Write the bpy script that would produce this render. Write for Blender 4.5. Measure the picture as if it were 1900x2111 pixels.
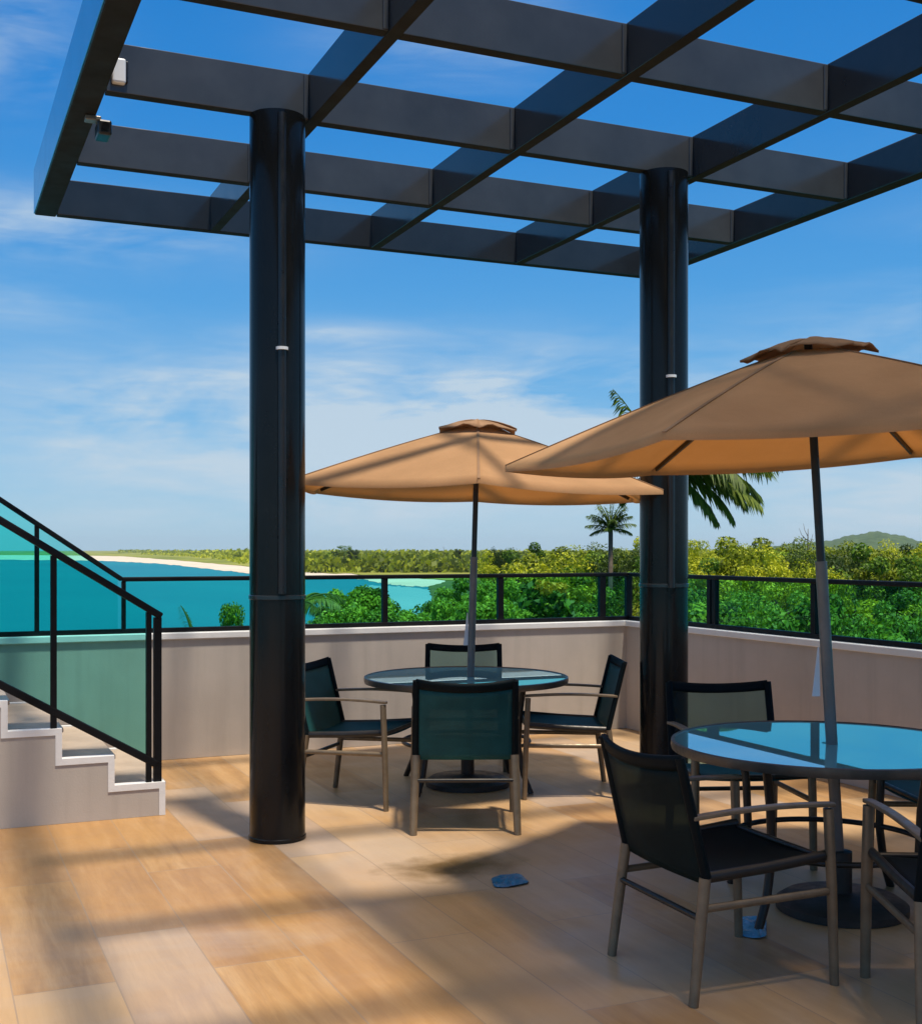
import bpy, math, random
from mathutils import Vector, Matrix
R = math.radians
HAZE = 0.00007
for o in list(bpy.data.objects): bpy.data.objects.remove(o)
scene = bpy.context.scene
col = scene.collection
random.seed(7)

# ------------------------------------------------------------------ camera
YAW = 23.81
CY, SY = math.cos(R(YAW)), math.sin(R(YAW))
EYE = 1.6
FPX = 2401.0
cam_d = bpy.data.cameras.new("Camera")
cam = bpy.data.objects.new("Camera", cam_d); col.objects.link(cam)
cam.location = (0, 0, EYE)
cam.rotation_euler = (R(90), 0, R(-YAW))
cam_d.sensor_fit = 'HORIZONTAL'; cam_d.sensor_width = 36
cam_d.lens = 36*FPX/1820
cam_d.shift_y = 0.0407
cam_d.clip_start = 0.05; cam_d.clip_end = 20000
scene.camera = cam

# ------------------------------------------------------------------ sun, exposure
SUN_DIR = Vector((0.22, -1.0, 3.35)).normalized()      # towards the sun
SUN_EL = math.asin(SUN_DIR.z)
sd = bpy.data.lights.new("Sun", 'SUN'); sd.energy = 4.2; sd.angle = R(4.0); sd.color = (1.0, 0.90, 0.76)
so = bpy.data.objects.new("Sun", sd); col.objects.link(so)
so.rotation_euler = SUN_DIR.to_track_quat('Z', 'Y').to_euler()
scene.view_settings.view_transform = 'Standard'; scene.view_settings.look = 'None'
scene.view_settings.exposure = 0.3; scene.view_settings.gamma = 1.0

# ------------------------------------------------------------------ node helper
class N:
    """tiny node builder"""
    def __init__(s, tree):
        s.t = tree; s.n = tree.nodes; s.l = tree.links
    def add(s, kind, ins=None, **kw):
        n = s.n.new(kind)
        for k, v in kw.items(): setattr(n, k, v)
        for k, v in (ins or {}).items(): s.put(n.inputs[k], v)
        return n
    def put(s, sock, v):
        if isinstance(v, bpy.types.NodeSocket): s.l.new(v, sock)
        else:
            try: sock.default_value = v
            except Exception: sock.default_value = (*v, 1) if len(v) == 3 else v
    def m(s, op, a, b=0.0, c=None):
        n = s.n.new('ShaderNodeMath'); n.operation = op
        s.put(n.inputs[0], a); s.put(n.inputs[1], b)
        if c is not None: s.put(n.inputs[2], c)
        return n.outputs[0]
    def mix(s, f, a, b, blend='MIX'):
        n = s.n.new('ShaderNodeMix'); n.data_type = 'RGBA'; n.blend_type = blend
        s.put(n.inputs[0], f); s.put(n.inputs[6], rgba(a)); s.put(n.inputs[7], rgba(b))
        return n.outputs[2]
    def noise(s, vec, scale, detail=4.0, rough=0.55, dist=0.0):
        n = s.add('ShaderNodeTexNoise', {'Scale': scale, 'Detail': detail, 'Roughness': rough, 'Distortion': dist})
        if vec is not None: s.l.new(vec, n.inputs['Vector'])
        return n.outputs[0]
    def ramp(s, f, stops):
        n = s.n.new('ShaderNodeValToRGB'); s.put(n.inputs[0], f)
        e = n.color_ramp.elements
        while len(e) < len(stops): e.new(0.5)
        for i, (p, c) in enumerate(stops): e[i].position = p; e[i].color = rgba(c)
        return n.outputs[0]
    def mapr(s, v, a, b, c=0.0, d=1.0):
        n = s.n.new('ShaderNodeMapRange'); n.clamp = True
        for i, x in enumerate((v, a, b, c, d)): s.put(n.inputs[i], x)
        return n.outputs[0]
def rgba(c):
    if isinstance(c, bpy.types.NodeSocket): return c
    if isinstance(c, (int, float)): return (c, c, c, 1)
    return (*c, 1) if len(c) == 3 else c

# ------------------------------------------------------------------ sky with thin cloud
world = bpy.data.worlds.new("World"); scene.world = world; world.use_nodes = True
nt = N(world.node_tree); nt.n.clear()
sky = nt.add('ShaderNodeTexSky', sky_type='NISHITA', sun_disc=False, sun_elevation=SUN_EL, sun_rotation=R(180),
             altitude=0, air_density=1.0, dust_density=0.3, ozone_density=2.5)
hs = nt.add('ShaderNodeHueSaturation', {'Hue': 0.5, 'Saturation': 1.35, 'Value': 1.0, 'Color': sky.outputs[0]})
tc = nt.add('ShaderNodeTexCoord')
sep = nt.add('ShaderNodeSeparateXYZ', {0: tc.outputs['Generated']})
dx, dy, dz = sep.outputs
xc = nt.m('SUBTRACT', nt.m('MULTIPLY', dx, CY), nt.m('MULTIPLY', dy, SY))
dc = nt.m('ADD', nt.m('MULTIPLY', dx, SY), nt.m('MULTIPLY', dy, CY))
az = nt.m('ARCTAN2', xc, dc); el = nt.m('ARCSINE', dz)
cv = nt.add('ShaderNodeCombineXYZ', {0: nt.m('MULTIPLY', az, 3.2), 1: nt.m('MULTIPLY', el, 11.0), 2: 3.7}).outputs[0]
cn = nt.noise(cv, 1.5, 5, 0.55, 0.5)
cv2 = nt.add('ShaderNodeCombineXYZ', {0: nt.m('MULTIPLY', az, 9), 1: nt.m('MULTIPLY', el, 60.0), 2: 9.1}).outputs[0]
cn2 = nt.noise(cv2, 1.5, 6, 0.6, 0.8)
BLOBS = [(20, 185, 100, 60, .8), (130, 490, 230, 40, .8), (330, 810, 260, 70, .75), (960, 790, 330, 62, 1.0), (690, 665, 90, 14, .5),
         (420, 1000, 330, 40, .55), (1080, 880, 260, 90, .9), (1750, 990, 230, 70, .8), (880, 130, 170, 60, .35), (600, 900, 400, 90, .5),
         (1900, 800, 300, 130, .5), (-700, 600, 300, 120, .7), (2700, 500, 400, 160, .7), (60, 640, 120, 25, .35)]
tot = None
for (px, py, sx, sy, a) in BLOBS:
    A = nt.m('DIVIDE', nt.m('SUBTRACT', az, (px-910)/FPX), sx/FPX)
    E = nt.m('DIVIDE', nt.m('SUBTRACT', el, (1085-py)/FPX), sy/FPX)
    g = nt.m('MULTIPLY', nt.m('EXPONENT', nt.m('MULTIPLY', nt.m('ADD', nt.m('MULTIPLY', A, A), nt.m('MULTIPLY', E, E)), -0.5)), a)
    tot = g if tot is None else nt.m('ADD', tot, g)
base = nt.mapr(cn, 0.36, 0.66)
fine = nt.mapr(cn2, 0.42, 0.62)
mask = nt.m('MULTIPLY', tot, nt.m('ADD', nt.m('MULTIPLY', base, 1.0), nt.m('MULTIPLY', nt.m('MULTIPLY', fine, nt.m('ADD', base, 0.25)), 0.32)))
lowhaze = nt.m('MULTIPLY', nt.mapr(el, 0.12, 0.0), 0.10)
mask = nt.m('MINIMUM', nt.m('ADD', mask, lowhaze), 0.88)
grad = nt.ramp(nt.mapr(el, 0.0, 0.8), [(0.0, (2.0, 3.7, 5.2)), (0.10, (1.25, 3.1, 5.15)), (0.24, (0.50, 2.35, 5.0)), (0.42, (0.14, 1.65, 4.6)), (0.62, (0.06, 1.3, 4.1)), (0.9, (0.2, 1.1, 3.0))])
blue = nt.mix(0.82, hs.outputs[0], grad)
over = nt.m('MULTIPLY', nt.mapr(el, 0.52, 0.95), 0.55)       # white added overhead, out of view, to brighten the shade
skyc = nt.mix(over, nt.mix(mask, blue, (3.75, 4.55, 5.25)), (7.0, 7.1, 7.2))
bg = nt.add('ShaderNodeBackground', {'Color': skyc, 'Strength': 0.12})
ow = nt.add('ShaderNodeOutputWorld'); nt.l.new(bg.outputs[0], ow.inputs[0])

# ------------------------------------------------------------------ coordinates
def C(x, d, z=0.0):
    """metres to the right of and ahead of the photographer -> world"""
    return Vector((CY*x + SY*d, -SY*x + CY*d, z))
def P(px, d, z=0.0):
    return C((px-910)/FPX*d, d, z)
def G(px, py, zg):
    """ground point under a sight line, zg = height of that ground"""
    d = (EYE-zg)*FPX/(py-1085)
    return P(px, d, zg)
CAM_ANG = -YAW

# ------------------------------------------------------------------ object helpers
def tag(o, label=None, cat=None, group=None, kind=None):
    if label: o['label'] = label
    if cat: o['category'] = cat
    if group: o['group'] = group
    if kind: o['kind'] = kind
    return o
def empty(name, loc=(0, 0, 0), rz=0.0):
    o = bpy.data.objects.new(name, None); col.objects.link(o)
    o.location = loc; o.rotation_euler = (0, 0, rz); o.empty_display_size = 0.1
    return o
def copy_tree(o, parent=None):
    c = o.copy(); col.objects.link(c)
    if parent is not None: c.parent = parent
    for ch in list(o.children): copy_tree(ch, c)
    return c
class MB:
    def __init__(s): s.v = []; s.f = []
    def quad(s, *pts):
        i = len(s.v); s.v += [tuple(p) for p in pts]; s.f.append(tuple(range(i, i+len(pts))))
    def box(s, x0, x1, y0, y1, z0, z1, M=None):
        i = len(s.v)
        pts = [(x, y, z) for z in (z0, z1) for y in (y0, y1) for x in (x0, x1)]
        if M is not None: pts = [tuple(M @ Vector(p)) for p in pts]
        s.v += pts
        s.f += [tuple(i+k for k in q) for q in ((0, 2, 3, 1), (4, 5, 7, 6), (0, 1, 5, 4), (2, 6, 7, 3), (0, 4, 6, 2), (1, 3, 7, 5))]
        return s
    def bar(s, a, b, w, h, up=(0, 0, 1)):
        """rectangular bar from a to b, w across, h along up"""
        a, b = Vector(a), Vector(b); t = (b-a).normalized(); up = Vector(up)
        side = t.cross(up).normalized(); upn = side.cross(t).normalized()
        i = len(s.v)
        for p in (a, b):
            for (k, l) in ((-1, -1), (1, -1), (1, 1), (-1, 1)):
                s.v.append(tuple(p + side*k*w/2 + upn*l*h/2))
        s.f += [tuple(i+k for k in q) for q in ((3, 2, 1, 0), (4, 5, 6, 7), (0, 1, 5, 4), (1, 2, 6, 5), (2, 3, 7, 6), (3, 0, 4, 7))]
        return s
    def tube(s, pts, r, n=10, flat=1.0, closed=False, caps=True):
        pts = [Vector(p) for p in pts]; m = len(pts)
        rr = r if isinstance(r, (list, tuple)) else [r]*m
        i0 = len(s.v); ref = None
        for k, p in enumerate(pts):
            if closed: t = (pts[(k+1) % m]-pts[k-1]).normalized()
            else: t = (pts[min(k+1, m-1)]-pts[max(k-1, 0)]).normalized()
            if ref is None:
                ref = Vector((0, 0, 1)) if abs(t.z) < 0.9 else Vector((1, 0, 0))
            a = t.cross(ref).normalized(); b = a.cross(t).normalized(); ref = b
            for j in range(n):
                th = 2*math.pi*j/n
                s.v.append(tuple(p + (a*math.cos(th) + b*math.sin(th)*flat)*rr[k]))
        for k in range(m if closed else m-1):
            for j in range(n):
                p, q = i0+k*n, i0+((k+1) % m)*n
                s.f.append((p+j, p+(j+1) % n, q+(j+1) % n, q+j))
        if caps and not closed:
            s.f.append(tuple(i0+j for j in reversed(range(n)))); s.f.append(tuple(i0+(m-1)*n+j for j in range(n)))
        return s
    def lathe(s, prof, n=32, cx=0.0, cy=0.0, caps=True):
        i0 = len(s.v); m = len(prof)
        for (r, z) in prof:
            for j in range(n):
                th = 2*math.pi*j/n; s.v.append((cx+r*math.cos(th), cy+r*math.sin(th), z))
        for k in range(m-1):
            for j in range(n):
                p, q = i0+k*n, i0+(k+1)*n
                s.f.append((p+j, p+(j+1) % n, q+(j+1) % n, q+j))
        if caps:
            s.f.append(tuple(i0+j for j in reversed(range(n)))); s.f.append(tuple(i0+(m-1)*n+j for j in range(n)))
        return s
    def grid(s, fn, nu, nv):
        i0 = len(s.v)
        for a in range(nu+1):
            for b in range(nv+1): s.v.append(tuple(fn(a/nu, b/nv)))
        for a in range(nu):
            for b in range(nv):
                p = i0+a*(nv+1)+b; s.f.append((p, p+nv+1, p+nv+2, p+1))
        return s
    def build(s, name, mat, parent=None, smooth=False, bevel=0.0, solid=0.0, loc=None, auto=False, under=None):
        me = bpy.data.meshes.new(name); me.from_pydata(s.v, [], s.f); me.update()
        if smooth:
            me.polygons.foreach_set('use_smooth', [True]*len(me.polygons))
            if auto: me.set_sharp_from_angle(angle=R(40))
        me.materials.append(mat)
        if under:
            me.materials.append(under)
            for p in me.polygons:
                if p.normal.z < -0.9: p.material_index = 1
        o = bpy.data.objects.new(name, me); col.objects.link(o)
        if parent is not None: o.parent = parent
        if loc is not None: o.location = loc
        if solid:
            md = o.modifiers.new('Solidify', 'SOLIDIFY'); md.thickness = solid; md.offset = 0
        if bevel:
            md = o.modifiers.new('Bevel', 'BEVEL'); md.width = bevel; md.segments = 2; md.limit_method = 'ANGLE'
        return o

# ------------------------------------------------------------------ materials
def newmat(name):
    m = bpy.data.materials.new(name); m.use_nodes = True
    n = N(m.node_tree); n.n.clear()
    out = n.add('ShaderNodeOutputMaterial')
    return m, n, out
def paint(name, c, rough=0.5, metal=0.0, var=0.12, scale=6.0, spec=0.5, coat=0.0, bump=0.0, bscale=80.0, rvar=0.1, stretch=None):
    m, n, out = newmat(name)
    tc = n.add('ShaderNodeTexCoord'); vec = tc.outputs['Object']
    if stretch: vec = n.add('ShaderNodeMapping', {'Vector': vec, 'Scale': stretch}).outputs[0]
    f = n.noise(vec, scale, 5, 0.6)
    lo = tuple(x*(1-var) for x in c); hi = tuple(min(1, x*(1+var)) for x in c)
    colr = n.ramp(f, [(0.3, lo), (0.7, hi)])
    rg = n.mapr(n.noise(vec, scale*2.3, 4), 0.3, 0.7, max(0, rough-rvar), min(1, rough+rvar))
    p = n.add('ShaderNodeBsdfPrincipled', {'Base Color': colr, 'Roughness': rg, 'Metallic': metal, 'Specular IOR Level': spec, 'Coat Weight': coat})
    if bump:
        b = n.add('ShaderNodeBump', {'Strength': bump, 'Distance': 0.01, 'Height': n.noise(tc.outputs['Object'], bscale, 3)})
        n.l.new(b.outputs[0], p.inputs['Normal'])
    n.l.new(p.outputs[0], out.inputs[0])
    return m
M = {}
M['steel'] = paint('dark_painted_steel', (0.022, 0.026, 0.031), 0.13, 0, 0.2, 3.0, 0.5, 0.0, rvar=0.05)
M['column'] = paint('glossy_dark_steel', (0.007, 0.0075, 0.008), 0.18, 0, 0.2, 3.0, 0.25, 0.0, rvar=0.04)
M['black'] = paint('black_paint', (0.008, 0.008, 0.009), 0.35, 0, 0.2)
M['rail'] = paint('black_rail', (0.004, 0.004, 0.005), 0.5, 0, 0.2, spec=0.18)
M['steel_cross'] = paint('slate_painted_steel', (0.050, 0.054, 0.058), 0.16, 0, 0.25, 2.0, 0.5, 0.0, rvar=0.06)
M['steel_matte'] = paint('matt_underside', (0.020, 0.018, 0.016), 0.75, 0, 0.2, 3.0, 0.12)
M['fascia'] = paint('polished_dark_fascia', (0.30, 0.36, 0.42), 0.12, 0.85, 0.1, 3.0, rvar=0.04)
M['bronze'] = paint('champagne_metal', (0.20, 0.150, 0.095), 0.45, 0.35, 0.18, 14)
M['dkbronze'] = paint('dark_bronze_metal', (0.030, 0.026, 0.022), 0.38, 0.3, 0.2, 14)
M['rim'] = paint('bronze_rim_metal', (0.11, 0.092, 0.070), 0.38, 0.4, 0.2, 14)
M['grey_metal'] = paint('grey_aluminium', (0.17, 0.16, 0.15), 0.4, 0.4, 0.15, 9)
M['white'] = paint('white_paint', (0.72, 0.715, 0.70), 0.5, 0, 0.06, 5, bump=0.1)
M['plastic_white'] = paint('white_plastic', (0.75, 0.76, 0.77), 0.35, 0, 0.04, 5)
M['trunk'] = paint('bark', (0.10, 0.075, 0.05), 0.9, 0, 0.4, 10, bump=0.6, bscale=30)
M['palm_trunk'] = paint('palm_bark', (0.17, 0.14, 0.09), 0.9, 0, 0.4, 10, bump=0.6, bscale=30)
M['blue'] = paint('reflection_blue', (0.02, 0.15, 0.27), 0.3, 0, 0.15, 8)  # sky reflection on the floor, painted as solid blue
M['brightblue'] = paint('reflection_bright_blue', (0.10, 0.36, 0.62), 0.25, 0, 0.15, 8)  # brighter sky reflection, also painted as solid colour
M['base'] = paint('dark_cast_base', (0.022, 0.021, 0.020), 0.5, 0, 0.3, 9)

def plaster(name, c):
    m, n, out = newmat(name)
    tc = n.add('ShaderNodeTexCoord'); v = tc.outputs['Object']
    f = n.noise(v, 1.3, 6, 0.65)
    st = n.noise(n.add('ShaderNodeMapping', {'Vector': v, 'Scale': (7, 7, 0.5)}).outputs[0], 1.2, 5, 0.6)
    cc = n.mix(n.mapr(f, 0.3, 0.7), tuple(x*0.90 for x in c), tuple(x*1.08 for x in c))
    cc = n.mix(n.mapr(st, 0.50, 0.75, 0, 0.38), cc, tuple(x*0.70 for x in c))
    p = n.add('ShaderNodeBsdfPrincipled', {'Base Color': cc, 'Roughness': 0.8, 'Specular IOR Level': 0.25})
    b = n.add('ShaderNodeBump', {'Strength': 0.25, 'Distance': 0.004, 'Height': n.noise(v, 90, 4, 0.7)})
    n.l.new(b.outputs[0], p.inputs['Normal']); n.l.new(p.outputs[0], out.inputs[0])
    return m
M['plaster'] = plaster('beige_plaster', (0.46, 0.412, 0.362))

def floor_mat():
    m, n, out = newmat('wood_look_tiles')
    tc = n.add('ShaderNodeTexCoord'); v = tc.outputs['Object']
    mp = n.add('ShaderNodeMapping', {'Vector': v, 'Rotation': (0, 0, R(90)), 'Location': (0.13, 0.07, 0)}).outputs[0]
    bk = n.add('ShaderNodeTexBrick', {'Vector': mp, 'Color1': (0.0, 0.0, 0.0, 1), 'Color2': (1, 1, 1, 1), 'Mortar': (0.5, 0.5, 0.5, 1), 'Scale': 1.0,
               'Mortar Size': 0.0030, 'Mortar Smooth': 0.1, 'Bias': 0.0, 'Brick Width': 1.5, 'Row Height': 0.36}, offset=0.37, offset_frequency=2)
    tile = n.add('ShaderNodeSeparateColor', {0: bk.outputs[0]}).outputs[0]
    grain_v = n.add('ShaderNodeMapping', {'Vector': v, 'Scale': (9, 0.9, 1)}).outputs[0]
    off = n.add('ShaderNodeVectorMath', {0: grain_v, 1: n.add('ShaderNodeCombineXYZ', {0: n.m('MULTIPLY', tile, 13), 1: n.m('MULTIPLY', tile, 7.0), 2: n.m('MULTIPLY', tile, 31)}).outputs[0]}, operation='ADD').outputs[0]
    grain = n.noise(off, 1.5, 7, 0.62, 0.6)
    fine = n.noise(off, 6.5, 5, 0.6, 0.3)
    blot = n.noise(v, 0.8, 4, 0.5)
    c = n.ramp(grain, [(0.30, (0.29, 0.150, 0.052)), (0.5, (0.41, 0.225, 0.082)), (0.70, (0.50, 0.305, 0.135))])
    c = n.mix(n.mapr(fine, 0.45, 0.75, 0, 0.35), c, (0.30, 0.165, 0.07))
    c = n.mix(n.mapr(n.noise(n.add('ShaderNodeMapping', {'Vector': off, 'Scale': (3.2, 0.8, 1)}).outputs[0], 11, 4, 0.65), 0.5, 0.72, 0, 0.4), c, (0.24, 0.135, 0.06))
    c = n.mix(n.m('MULTIPLY', n.m('POWER', tile, 1.6), 0.65), c, (0.56, 0.40, 0.235))
    c = n.mix(n.mapr(tile, 0.28, 0.0, 0, 0.45), c, (0.36, 0.205, 0.10))
    grey = n.mapr(n.m('ABSOLUTE', n.m('SUBTRACT', tile, 0.55)), 0.12, 0.05, 0, 0.6)
    c = n.mix(grey, c, (0.40, 0.335, 0.285))
    warm = n.noise(v, 0.55, 5, 0.6, 0.8)
    c = n.mix(n.mapr(warm, 0.48, 0.66, 0, 0.5), c, (0.43, 0.355, 0.29))
    c = n.mix(n.mapr(blot, 0.45, 0.70, 0, 0.5), c, (0.46, 0.24, 0.07))
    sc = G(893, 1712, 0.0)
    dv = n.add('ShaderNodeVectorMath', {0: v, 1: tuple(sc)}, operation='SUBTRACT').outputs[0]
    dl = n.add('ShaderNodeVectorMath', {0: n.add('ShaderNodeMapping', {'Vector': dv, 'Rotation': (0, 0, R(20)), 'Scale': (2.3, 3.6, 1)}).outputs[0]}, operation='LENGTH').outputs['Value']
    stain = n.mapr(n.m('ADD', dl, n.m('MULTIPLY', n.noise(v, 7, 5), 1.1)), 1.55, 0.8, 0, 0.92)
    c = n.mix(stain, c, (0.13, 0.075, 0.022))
    c = n.mix(n.m('MULTIPLY', bk.outputs[1], 0.45), c, (0.24, 0.155, 0.08))
    rg = n.mapr(n.noise(v, 3, 4), 0.3, 0.7, 0.30, 0.50)
    p = n.add('ShaderNodeBsdfPrincipled', {'Base Color': c, 'Roughness': rg, 'Specular IOR Level': 0.4})
    h = n.m('SUBTRACT', n.m('MULTIPLY', fine, 0.35), n.m('MULTIPLY', bk.outputs[1], 1.0))
    b = n.add('ShaderNodeBump', {'Strength': 0.25, 'Distance': 0.003, 'Height': h})
    n.l.new(b.outputs[0], p.inputs['Normal']); n.l.new(p.outputs[0], out.inputs[0])
    return m
M['floor'] = floor_mat()

def glass(name, tint, ior=1.5, refl=(0.9, 0.97, 1.0), boost=0.0, rough=0.0, body=None, fmax=0.97):
    m, n, out = newmat(name)
    tr = n.add('ShaderNodeBsdfTransparent', {'Color': rgba(tint)})
    if body:
        df = n.add('ShaderNodeBsdfDiffuse', {'Color': rgba(body)})
        tl = n.add('ShaderNodeBsdfTranslucent', {'Color': rgba(body)})
        tr = n.add('ShaderNodeMixShader', {0: 0.80, 1: tr.outputs[0], 2: n.add('ShaderNodeMixShader', {0: 0.25, 1: df.outputs[0], 2: tl.outputs[0]}).outputs[0]})
    gl = n.add('ShaderNodeBsdfGlossy', {'Color': rgba(refl), 'Roughness': rough})
    fr = n.add('ShaderNodeFresnel', {'IOR': ior})
    f = n.m('MINIMUM', n.m('ADD', fr.outputs[0], boost), fmax)
    mx = n.add('ShaderNodeMixShader', {0: f, 1: tr.outputs[0], 2: gl.outputs[0]})
    n.l.new(mx.outputs[0], out.inputs[0])
    return m
M['glass'] = glass('green_tinted_glass', (0.58, 0.95, 0.925), 1.09)
M['table_glass'] = glass('teal_table_glass', (0.25, 0.50, 0.50), 1.5, (0.66, 0.93, 1.0), 0.28, 0.010, body=(0.40, 0.94, 0.98), fmax=0.66)

def fabric(name, c, transl=0.4, var=0.12, weave=260, tc_=None):
    m, n, out = newmat(name)
    tc = n.add('ShaderNodeTexCoord'); v = tc.outputs['Object']
    f = n.noise(v, 2.2, 5, 0.6)
    c2 = n.mix(n.mapr(f, 0.3, 0.7), tuple(x*(1-var) for x in c), tuple(x*(1+var) for x in c))
    w = n.noise(v, weave, 2, 0.5)
    c2 = n.mix(n.mapr(w, 0.35, 0.65, 0.0, 0.18), c2, tuple(x*0.6 for x in c))
    d = n.add('ShaderNodeBsdfDiffuse', {'Color': c2, 'Roughness': 0.6})
    t = n.add('ShaderNodeBsdfTranslucent', {'Color': rgba(tc_) if tc_ else c2})
    b = n.add('ShaderNodeBump', {'Strength': 0.55, 'Distance': 0.006, 'Height': n.noise(v, 9, 6, 0.7, 0.8)})
    n.l.new(b.outputs[0], d.inputs['Normal'])
    mx = n.add('ShaderNodeMixShader', {0: transl, 1: d.outputs[0], 2: t.outputs[0]})
    n.l.new(mx.outputs[0], out.inputs[0])
    return m
M['canvas'] = fabric('tan_canvas', (0.63, 0.375, 0.195), 0.30, tc_=(0.50, 0.18, 0.032))
M['opal'] = fabric('shade_panel_mix', (0.85, 0.78, 0.70), 0.82, 0.04, tc_=(0.97, 0.84, 0.72))  # translucent mix set to fill the shade below the added panel
on = N(M['opal'].node_tree); oo = next(x for x in on.n if x.type == 'OUTPUT_MATERIAL')
omix = on.add('ShaderNodeMixShader', {0: 0.55, 1: oo.inputs[0].links[0].from_socket, 2: on.add('ShaderNodeBsdfTransparent', {'Color': (0.64, 0.61, 0.58, 1)}).outputs[0]})
on.l.new(omix.outputs[0], oo.inputs[0])
M['canvas_cap'] = fabric('brown_canvas_cap', (0.44, 0.27, 0.16), 0.25, 0.25)

def sling(name, c, see, spec=0.2):
    m, n, out = newmat(name)
    tc = n.add('ShaderNodeTexCoord'); v = tc.outputs['Object']
    f = n.noise(v, 5, 4, 0.6)
    c2 = n.mix(n.mapr(f, 0.3, 0.7), tuple(x*0.75 for x in c), tuple(x*1.25 for x in c))
    p = n.add('ShaderNodeBsdfPrincipled', {'Base Color': c2, 'Roughness': 0.6, 'Specular IOR Level': spec})
    b = n.add('ShaderNodeBump', {'Strength': 0.3, 'Distance': 0.002, 'Height': n.noise(v, 300, 2)})
    n.l.new(b.outputs[0], p.inputs['Normal'])
    t = n.add('ShaderNodeBsdfTransparent', {'Color': (0.75, 0.95, 0.95, 1)})
    mx = n.add('ShaderNodeMixShader', {0: see, 1: p.outputs[0], 2: t.outputs[0]})
    n.l.new(mx.outputs[0], out.inputs[0])
    return m
M['sling'] = sling('teal_sling_mesh', (0.012, 0.082, 0.085), 0.15)
M['sling_seat'] = sling('dark_teal_seat_mesh', (0.007, 0.066, 0.080), 0.03, 0.15)
M['sling_shaded'] = sling('shaded_teal_sling', (0.003, 0.013, 0.015), 0.14, 0.12)  # teal sling copy darkened to paint in shade on the near chairs
M['seat_shaded'] = sling('shaded_seat_mesh', (0.003, 0.006, 0.008), 0.03, 0.12)  # seat copy darkened for the same painted shade
M['hem'] = sling('dark_sling_hem', (0.003, 0.007, 0.009), 0.0, 0.1)
M['open_mesh'] = sling('open_grey_mesh', (0.03, 0.035, 0.037), 0.72)

def leafmat(name, c1, c2, c3, transl=0.3):
    m, n, out = newmat(name)
    g = n.add('ShaderNodeNewGeometry'); oi = n.add('ShaderNodeObjectInfo')
    tcn = n.add('ShaderNodeTexCoord')
    f = n.m('ADD', n.m('MULTIPLY', g.outputs['Random Per Island'], 0.5), n.m('MULTIPLY', oi.outputs['Random'], 0.5))
    c = n.ramp(f, [(0.12, c1), (0.5, c2), (0.9, c3)])
    d = n.add('ShaderNodeBsdfPrincipled', {'Base Color': c, 'Roughness': 0.55, 'Specular IOR Level': 0.25})
    t = n.add('ShaderNodeBsdfTranslucent', {'Color': c})
    mx = n.add('ShaderNodeMixShader', {0: transl, 1: d.outputs[0], 2: t.outputs[0]})
    n.l.new(mx.outputs[0], out.inputs[0])
    return m
M['leaf_yellow'] = leafmat('yellow_green_leaves', (0.05, 0.08, 0.004), (0.24, 0.30, 0.008), (0.60, 0.60, 0.02))
M['leaf_green'] = leafmat('green_leaves', (0.022, 0.065, 0.004), (0.12, 0.24, 0.010), (0.40, 0.52, 0.03))
M['leaf_dark'] = leafmat('dark_leaves', (0.012, 0.030, 0.004), (0.035, 0.070, 0.008), (0.08, 0.13, 0.015))
M['leaf_palm'] = leafmat('palm_leaflets', (0.04, 0.075, 0.008), (0.10, 0.16, 0.015), (0.24, 0.29, 0.03))
M['blossom'] = leafmat('yellow_blossom', (0.45, 0.26, 0.01), (0.62, 0.40, 0.02), (0.75, 0.55, 0.05))

def ground_mat(name, stops, scale, stretch=(1, 1, 1), rough=0.9, bump=0.0):
    m, n, out = newmat(name)
    tc = n.add('ShaderNodeTexCoord')
    v = n.add('ShaderNodeMapping', {'Vector': tc.outputs['Object'], 'Rotation': (0, 0, R(YAW)), 'Scale': stretch}).outputs[0]
    f = n.noise(v, scale, 8, 0.65, 0.4)
    c = n.ramp(f, stops)
    p = n.add('ShaderNodeBsdfPrincipled', {'Base Color': c, 'Roughness': rough, 'Specular IOR Level': 0.2})
    n.l.new(p.outputs[0], out.inputs[0])
    return m
M['sand'] = ground_mat('pale_sand', [(0.3, (0.52, 0.44, 0.33)), (0.7, (0.66, 0.58, 0.46))], 0.03)
M['marsh'] = ground_mat('olive_marsh', [(0.3, (0.10, 0.13, 0.015)), (0.5, (0.22, 0.24, 0.03)), (0.68, (0.34, 0.30, 0.06))], 0.02, (1, 0.25, 1))
M['meadow'] = ground_mat('green_ground', [(0.3, (0.03, 0.06, 0.010)), (0.5, (0.06, 0.10, 0.015)), (0.7, (0.12, 0.14, 0.03))], 0.15)
M['hill'] = ground_mat('wooded_hill', [(0.35, (0.025, 0.05, 0.012)), (0.5, (0.05, 0.09, 0.02)), (0.68, (0.09, 0.13, 0.035))], 0.05)
M['concrete'] = ground_mat('concrete', [(0.3, (0.25, 0.24, 0.22)), (0.7, (0.36, 0.34, 0.31))], 1.2)
def sea_mat(name, c1, c2, rough=0.35):
    m, n, out = newmat(name)
    tc = n.add('ShaderNodeTexCoord')
    v = n.add('ShaderNodeMapping', {'Vector': tc.outputs['Object'], 'Rotation': (0, 0, R(YAW)), 'Scale': (1, 0.4, 1)}).outputs[0]
    f = n.noise(v, 0.012, 6, 0.6)
    c = n.mix(n.mapr(f, 0.3, 0.7), c1, c2)
    p = n.add('ShaderNodeBsdfPrincipled', {'Base Color': c, 'Roughness': rough, 'Specular IOR Level': 0.25, 'IOR': 1.33})
    b = n.add('ShaderNodeBump', {'Strength': 0.7, 'Distance': 0.5, 'Height': n.noise(v, 0.55, 6, 0.65)})
    n.l.new(b.outputs[0], p.inputs['Normal']); n.l.new(p.outputs[0], out.inputs[0])
    return m
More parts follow.
